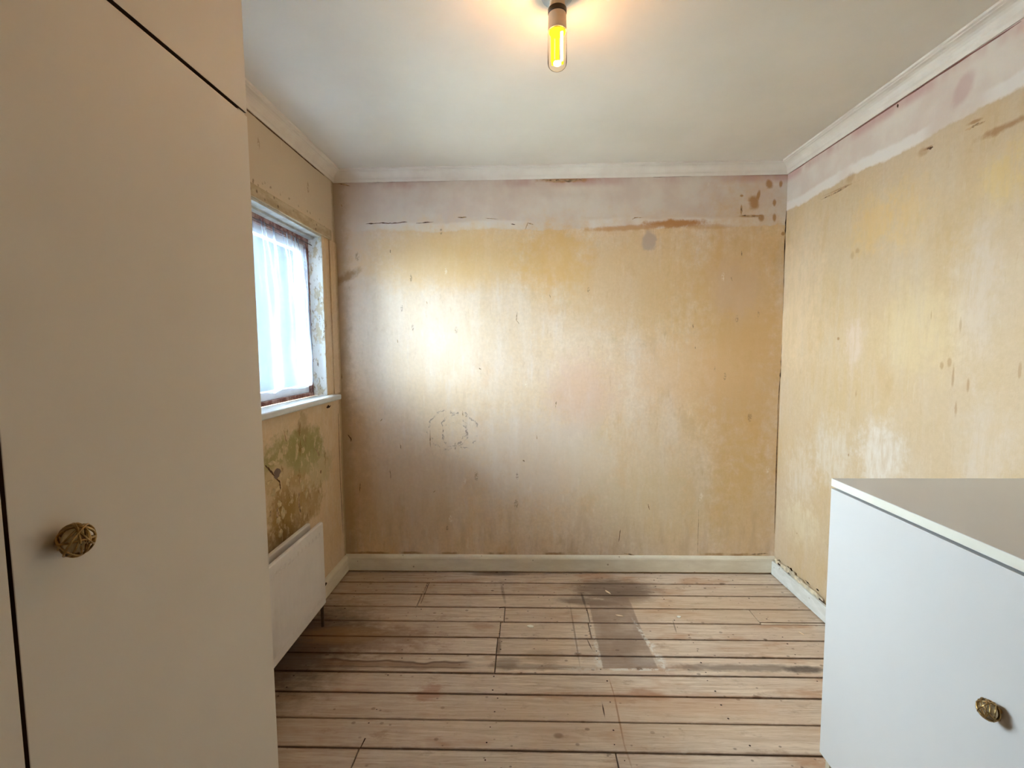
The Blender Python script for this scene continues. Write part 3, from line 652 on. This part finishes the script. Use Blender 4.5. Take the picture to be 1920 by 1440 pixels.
def door(y0, y1, z0, z1, name='door'):
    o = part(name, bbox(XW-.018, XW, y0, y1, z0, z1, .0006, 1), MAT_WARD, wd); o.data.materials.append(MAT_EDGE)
    for p_ in o.data.polygons:
        if abs(p_.normal.x) < .3: p_.material_index = 1
    return o
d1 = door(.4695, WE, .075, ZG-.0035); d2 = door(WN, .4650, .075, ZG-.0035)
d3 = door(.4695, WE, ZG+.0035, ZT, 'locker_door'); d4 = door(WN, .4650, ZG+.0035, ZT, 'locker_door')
part('hinge_pip', bbox(XW-.016, XW-.004, WE-.022, WE-.002, ZG-.0025, ZG+.0025), MAT_LAM_EDGE, wd)

def knob(c, sgn, mat_core, rad=.0192, parent=None):
    """woven wire ball on a short stem; sgn = direction it stands out along x"""
    bm = bmesh.new(); ce = Vector(c)+Vector((sgn*.0195, 0, 0)); rnd_ = random.Random(11 if sgn > 0 else 5)
    for k in range(13):
        ax = Vector((rnd_.uniform(-1, 1), rnd_.uniform(-1, 1), rnd_.uniform(-1, 1))).normalized(); a = ax.orthogonal().normalized(); b = ax.cross(a)
        h = rnd_.uniform(-.55, .55); rr = math.sqrt(1-h*h); rad_k = rad*rnd_.uniform(.93, 1.03)
        pts = []
        for i in range(26):
            t_ = 2*math.pi*i/26; p = (a*math.cos(t_)+b*math.sin(t_))*rr*rad_k+ax*h*rad_k; p.x *= .80; pts.append(ce+p)
        tube(bm, pts, .0013, 6, True)
    o = obj('knob', bm, MAT_BRASS, smooth=True)
    bm = bmesh.new(); bmesh.ops.create_uvsphere(bm, u_segments=24, v_segments=14, radius=rad*.80)
    for v in bm.verts: v.co = Vector((v.co.x*.75, v.co.y, v.co.z))+ce
    core = obj('core', bm, mat_core, o, smooth=True)
    bm = bmesh.new(); lathe(bm, [(.0065, 0), (.0065, sgn*.0015), (.0045, sgn*.003), (.0042, sgn*.009), (.006, sgn*.014)], c, 'x', 24)
    obj('stem', bm, MAT_BRASS, o, smooth=True)
    return o
kp = un(142, 1012, 0, XW+.0195)
k1 = knob((XW, kp.y, kp.z), 1, MAT_PEARL); adopt(k1, wd)

# ------------------------------------------------------------------ chest (low cupboard) on the right
XC, YC, ZTOP = .91*.968, 1.403*.968, EYE-.394*.968
ch = empty('low_cupboard', (1.16, 1.0, 0)); tag(ch, 'low white laminate cupboard with flat top along the right wall', 'cupboard')
CN = .262
part('top_panel', bbox(XC, XR-.003, CN, YC, ZTOP-.0225, ZTOP, .0008, 2), MAT_LAM, ch)
part('edge_band', bbox(XC-.0006, XC+.0006, CN+.001, YC-.001, ZTOP-.0215, ZTOP-.001), MAT_LAM_EDGE, ch)
bm = bmesh.new()
for a in ((XC+.019, XR-.003, YC-.0185, YC-.0005, 0, ZTOP-.0225), (XC+.019, XR-.003, CN, CN+.018, 0, ZTOP-.0225), (XC+.019, XR-.003, CN+.018, YC-.0185, .080, .096), (XR-.010, XR-.003, CN+.018, YC-.0185, .096, ZTOP-.0225)): box(bm, *a)
part('carcass', bm, MAT_LAM_IN, ch)
part('plinth', bbox(XC+.055, XC+.07, CN+.018, YC-.0185, 0, .080), MAT_LAM_IN, ch)
part('gap_shade_sheet', bbox(XC+.0205, XC+.022, CN+.019, YC-.0195, .098, ZTOP-.024), MAT_GAP, ch)  # dark sheet again, shade of the door gaps put into its colour
DZ0 = EYE-1.264*.968; DZ1 = ZTOP-.0225-.0068
def cdoor(y0, y1):
    return part('door', bbox(XC, XC+.018, y0, y1, DZ0, DZ1, .0008, 2), MAT_LAM, ch)
c1 = cdoor(.806, YC); c2 = cdoor(CN, .803)
kp = un(1853, 1331, 0, XC-.0195)
k2 = knob((XC, kp.y, kp.z), -1, MAT_PEARL, .0185); adopt(k2, ch)

# ------------------------------------------------------------------ radiator
XRF = -.940; RY0, RY1, RZ0, RZ1 = 1.16, 2.083, .130, .520
ra = empty('radiator', (XL+.07, (RY0+RY1)/2, RZ0)); tag(ra, 'white double panel steel radiator on the wall under the window', 'radiator')
def panel(xf, th, y0, y1, z0, z1, sgn=1):
    """pressed steel sheet: flat rim, shallow vertical flutes between"""
    bm = bmesh.new(); pitch = .0333; ys = [y0, y0+.012]
    n_ = int((y1-y0-.03)/pitch); s0 = y0+(y1-y0-n_*pitch)/2; prof_ = [(y0, 0)]
    for k in range(n_):
        a = s0+k*pitch; prof_ += [(a+.004, 0), (a+.008, -.0014), (a+pitch-.010, -.0014), (a+pitch-.006, 0)]
    prof_.append((y1, 0)); zs = [(z0, 0, -.004), (z0+.004, 0, 0), (z0+.036, 0, 0), (z0+.040, 1, 0), (z0+.050, 1, 0), (z0+.056, .25, 0), (z1-.056, .25, 0), (z1-.050, 1.6, 0), (z1-.040, 1.6, 0), (z1-.036, 0, 0), (z1-.005, 0, 0), (z1-.0015, 0, -.002), (z1, 0, -.006)]
    G = [[bm.verts.new((xf+(d*f_+o_), y, z)) for y, d in prof_] for z, f_, o_ in zs]
    for A, B_ in zip(G, G[1:]):
        for k in range(len(A)-1): bm.faces.new((A[k], A[k+1], B_[k+1], B_[k]))
    # back skin
    bk_ = [bm.verts.new((xf-th, y, z)) for y, z in ((y0, z0), (y1, z0), (y1, z1), (y0, z1))]
    bm.faces.new(bk_); bm.faces.new([bk_[3], bk_[2]]+[v for v in G[-1][::-1]]); bm.faces.new([bk_[0], bk_[1]]+[v for v in G[0][::-1]][0:])
    bm.faces.new([bk_[0]]+[g[0] for g in G]+[bk_[3]]); bm.faces.new([bk_[1]]+[g[-1] for g in G]+[bk_[2]])
    return bm
part('front_panel', panel(XRF, .014, RY0, RY1, RZ0, RZ1), MAT_RAD, ra)
part('rear_panel', bbox(-1.008, -.988, RY0+.01, RY1-.02, RZ0+.005, RZ1+.002, .006, 4), MAT_RAD, ra, smooth=False)
bm = bmesh.new()
y = RY0+.05
while y < RY1-.09: box(bm, -.988, XRF-.014, y, y+.0012, RZ0+.05, RZ1-.055); y += .03
part('convector_fins', bm, MAT_LAM_IN, ra, kind='stuff')
for yy in (RY0+.15, RY1-.15): part('wall_bracket', bbox(XL+.001, -1.008, yy-.015, yy+.015, RZ0+.05, RZ1-.06), MAT_RAD, ra)
bm = bmesh.new(); xv, yv = -.972, RY1+.025
lathe(bm, [(.009, 0), (.009, .02), (.012, .022), (.012, .045), (.008, .05)], (xv, RY1-.02, RZ0+.035), 'y', 16)
part('valve_tail', bm, MAT_VALVE, ra)
bm = bmesh.new(); lathe(bm, [(.010, 0), (.012, .004), (.012, .03), (.009, .035), (.013, .040), (.013, .062), (.009, .068)], (xv, yv+.002, RZ0+.008), 'z', 18)
vb = part('valve_body', bm, MAT_VALVE, ra)
bm = bmesh.new(); tube(bm, [(xv, yv+.002, .0), (xv, yv+.002, RZ0+.012)], .0075, 12); part('feed_pipe', bm, MAT_DARKMETAL, ra)
bm = bmesh.new(); tube(bm, [(xv, yv, RZ0+.05), (xv+.004, yv+.035, RZ0+.055), (xv+.006, yv+.045, RZ0+.062)], .004, 8); part('valve_lever', bm, MAT_DARKMETAL, ra)

# ------------------------------------------------------------------ lamp
LX, LY = .0935, 1.393
lp = empty('ceiling_lamp', (LX, LY, ZK)); tag(lp, 'bare glowing yellow lamp bulb in a holder on the ceiling', 'lamp')
bm = bmesh.new(); lathe(bm, [(.046, 0), (.046, -.006), (.043, -.012), (.034, -.016), (.020, -.018)], (LX, LY, ZK), 'z', 48); part('ceiling_rose', bm, MAT_GREY, lp, smooth=False)
bm = bmesh.new(); lathe(bm, [(.0205, -.016), (.0215, -.030), (.0235, -.036), (.0240, -.040)], (LX, LY, ZK), 'z', 40); part('neck', bm, MAT_HOLDER, lp)
bm = bmesh.new(); lathe(bm, [(.0245, -.040), (.0262, -.042), (.0262, -.053), (.0245, -.055)], (LX, LY, ZK), 'z', 40); part('shade_ring', bm, MAT_BLACK, lp)
bm = bmesh.new(); lathe(bm, [(.0242, -.055), (.0250, -.058), (.0262, -.096), (.0255, -.100)], (LX, LY, ZK), 'z', 40); part('lamp_holder', bm, MAT_HOLDER, lp)
bm = bmesh.new(); GB = -.100
prof_g = [(.0250, GB), (.0268, GB-.006), (.0268, GB-.085)]+[(.0268*math.cos(a*math.pi/12), GB-.085-.020*math.sin(a*math.pi/12)) for a in range(1, 6)]+[(.002, GB-.105)]
lathe(bm, prof_g, (LX, LY, ZK), 'z', 40); bu = part('bulb', bm, MAT_BULBGLASS, lp, smooth=True)
def sub(name, bm, mat):
    o = obj(name, bm, mat, smooth=True); o.parent = bu; return o
for k in range(6):
    a = k*math.pi/3+.35; bm = bmesh.new(); r_ = .0155
    x_, y_ = LX+r_*math.cos(a), LY+r_*math.sin(a)
    tube(bm, [(x_, y_, ZK+GB-.006), (x_, y_, ZK+GB-.084)], .0042, 10); sub('glowing_strip', bm, MAT_GLOW2 if k in (5,) else MAT_GLOW)
bm = bmesh.new(); lathe(bm, [(.022, GB-.001), (.022, GB-.006), (.018, GB-.008)], (LX, LY, ZK), 'z', 32); sub('strip_cap', bm, MAT_GLOW)
bm = bmesh.new(); lathe(bm, [(.011, GB-.083), (.011, GB-.088), (.007, GB-.091)], (LX, LY, ZK), 'z', 32); sub('strip_end', bm, MAT_GLOW2)
pl = bpy.data.lights.new('bulb_light', 'POINT'); pl.energy = LAMP; pl.color = (1, .50, .19); pl.shadow_soft_size = .009
po = bpy.data.objects.new('bulb_light', pl); po.location = (LX, LY, ZK+GB-.045); COL.objects.link(po)

# ------------------------------------------------------------------ litter on the boards
def chip(name, px, py, L, Wd, rot, mat, label, cat='chip'):
    p = un(px, py, 2, 0); bm = bmesh.new(); K = 7
    ring = [(L*.5*math.cos(2*math.pi*k/K)*random.uniform(.8, 1.15), Wd*.5*math.sin(2*math.pi*k/K)*random.uniform(.7, 1.2)) for k in range(K)]
    lo = [bm.verts.new((u, v, 0)) for u, v in ring]; hi = [bm.verts.new((u*.92, v*.85, .0022)) for u, v in ring]
    for k in range(K): bm.faces.new((lo[k], lo[(k+1) % K], hi[(k+1) % K], hi[k]))
    bm.faces.new(lo[::-1]); bm.faces.new(hi); o = obj(name, bm, mat); o.location = (p.x, p.y, .0012); o.rotation_euler.z = rot
    return tag(o, label, cat)
chip('wood_chip', 1140, 1111, .050, .012, -1.0, MAT_CHIP, 'longest pale wood splinter on the dark stained boards near the back skirting', 'wood chip')
chip('wood_chip', 1161, 1155, .042, .011, -.3, MAT_CHIP, 'thin pinkish wood splinter on the grey square stain on the floor', 'wood chip')
chip('plaster_chip', 1273, 1157, .024, .022, .1, MAT_CHIPW, 'small squarish cream plaster chip right of the grey square stain', 'plaster chip')
chip('plaster_chip', 995, 1175, .040, .022, -.2, MAT_CHIPW, 'flat pale plaster chip on the middle boards left of the grey stain', 'plaster chip')
chip('wood_chip', 1502, 1188, .030, .006, -1.2, MAT_CHIP, 'thin pale splinter on the boards close to the low cupboard', 'wood chip')
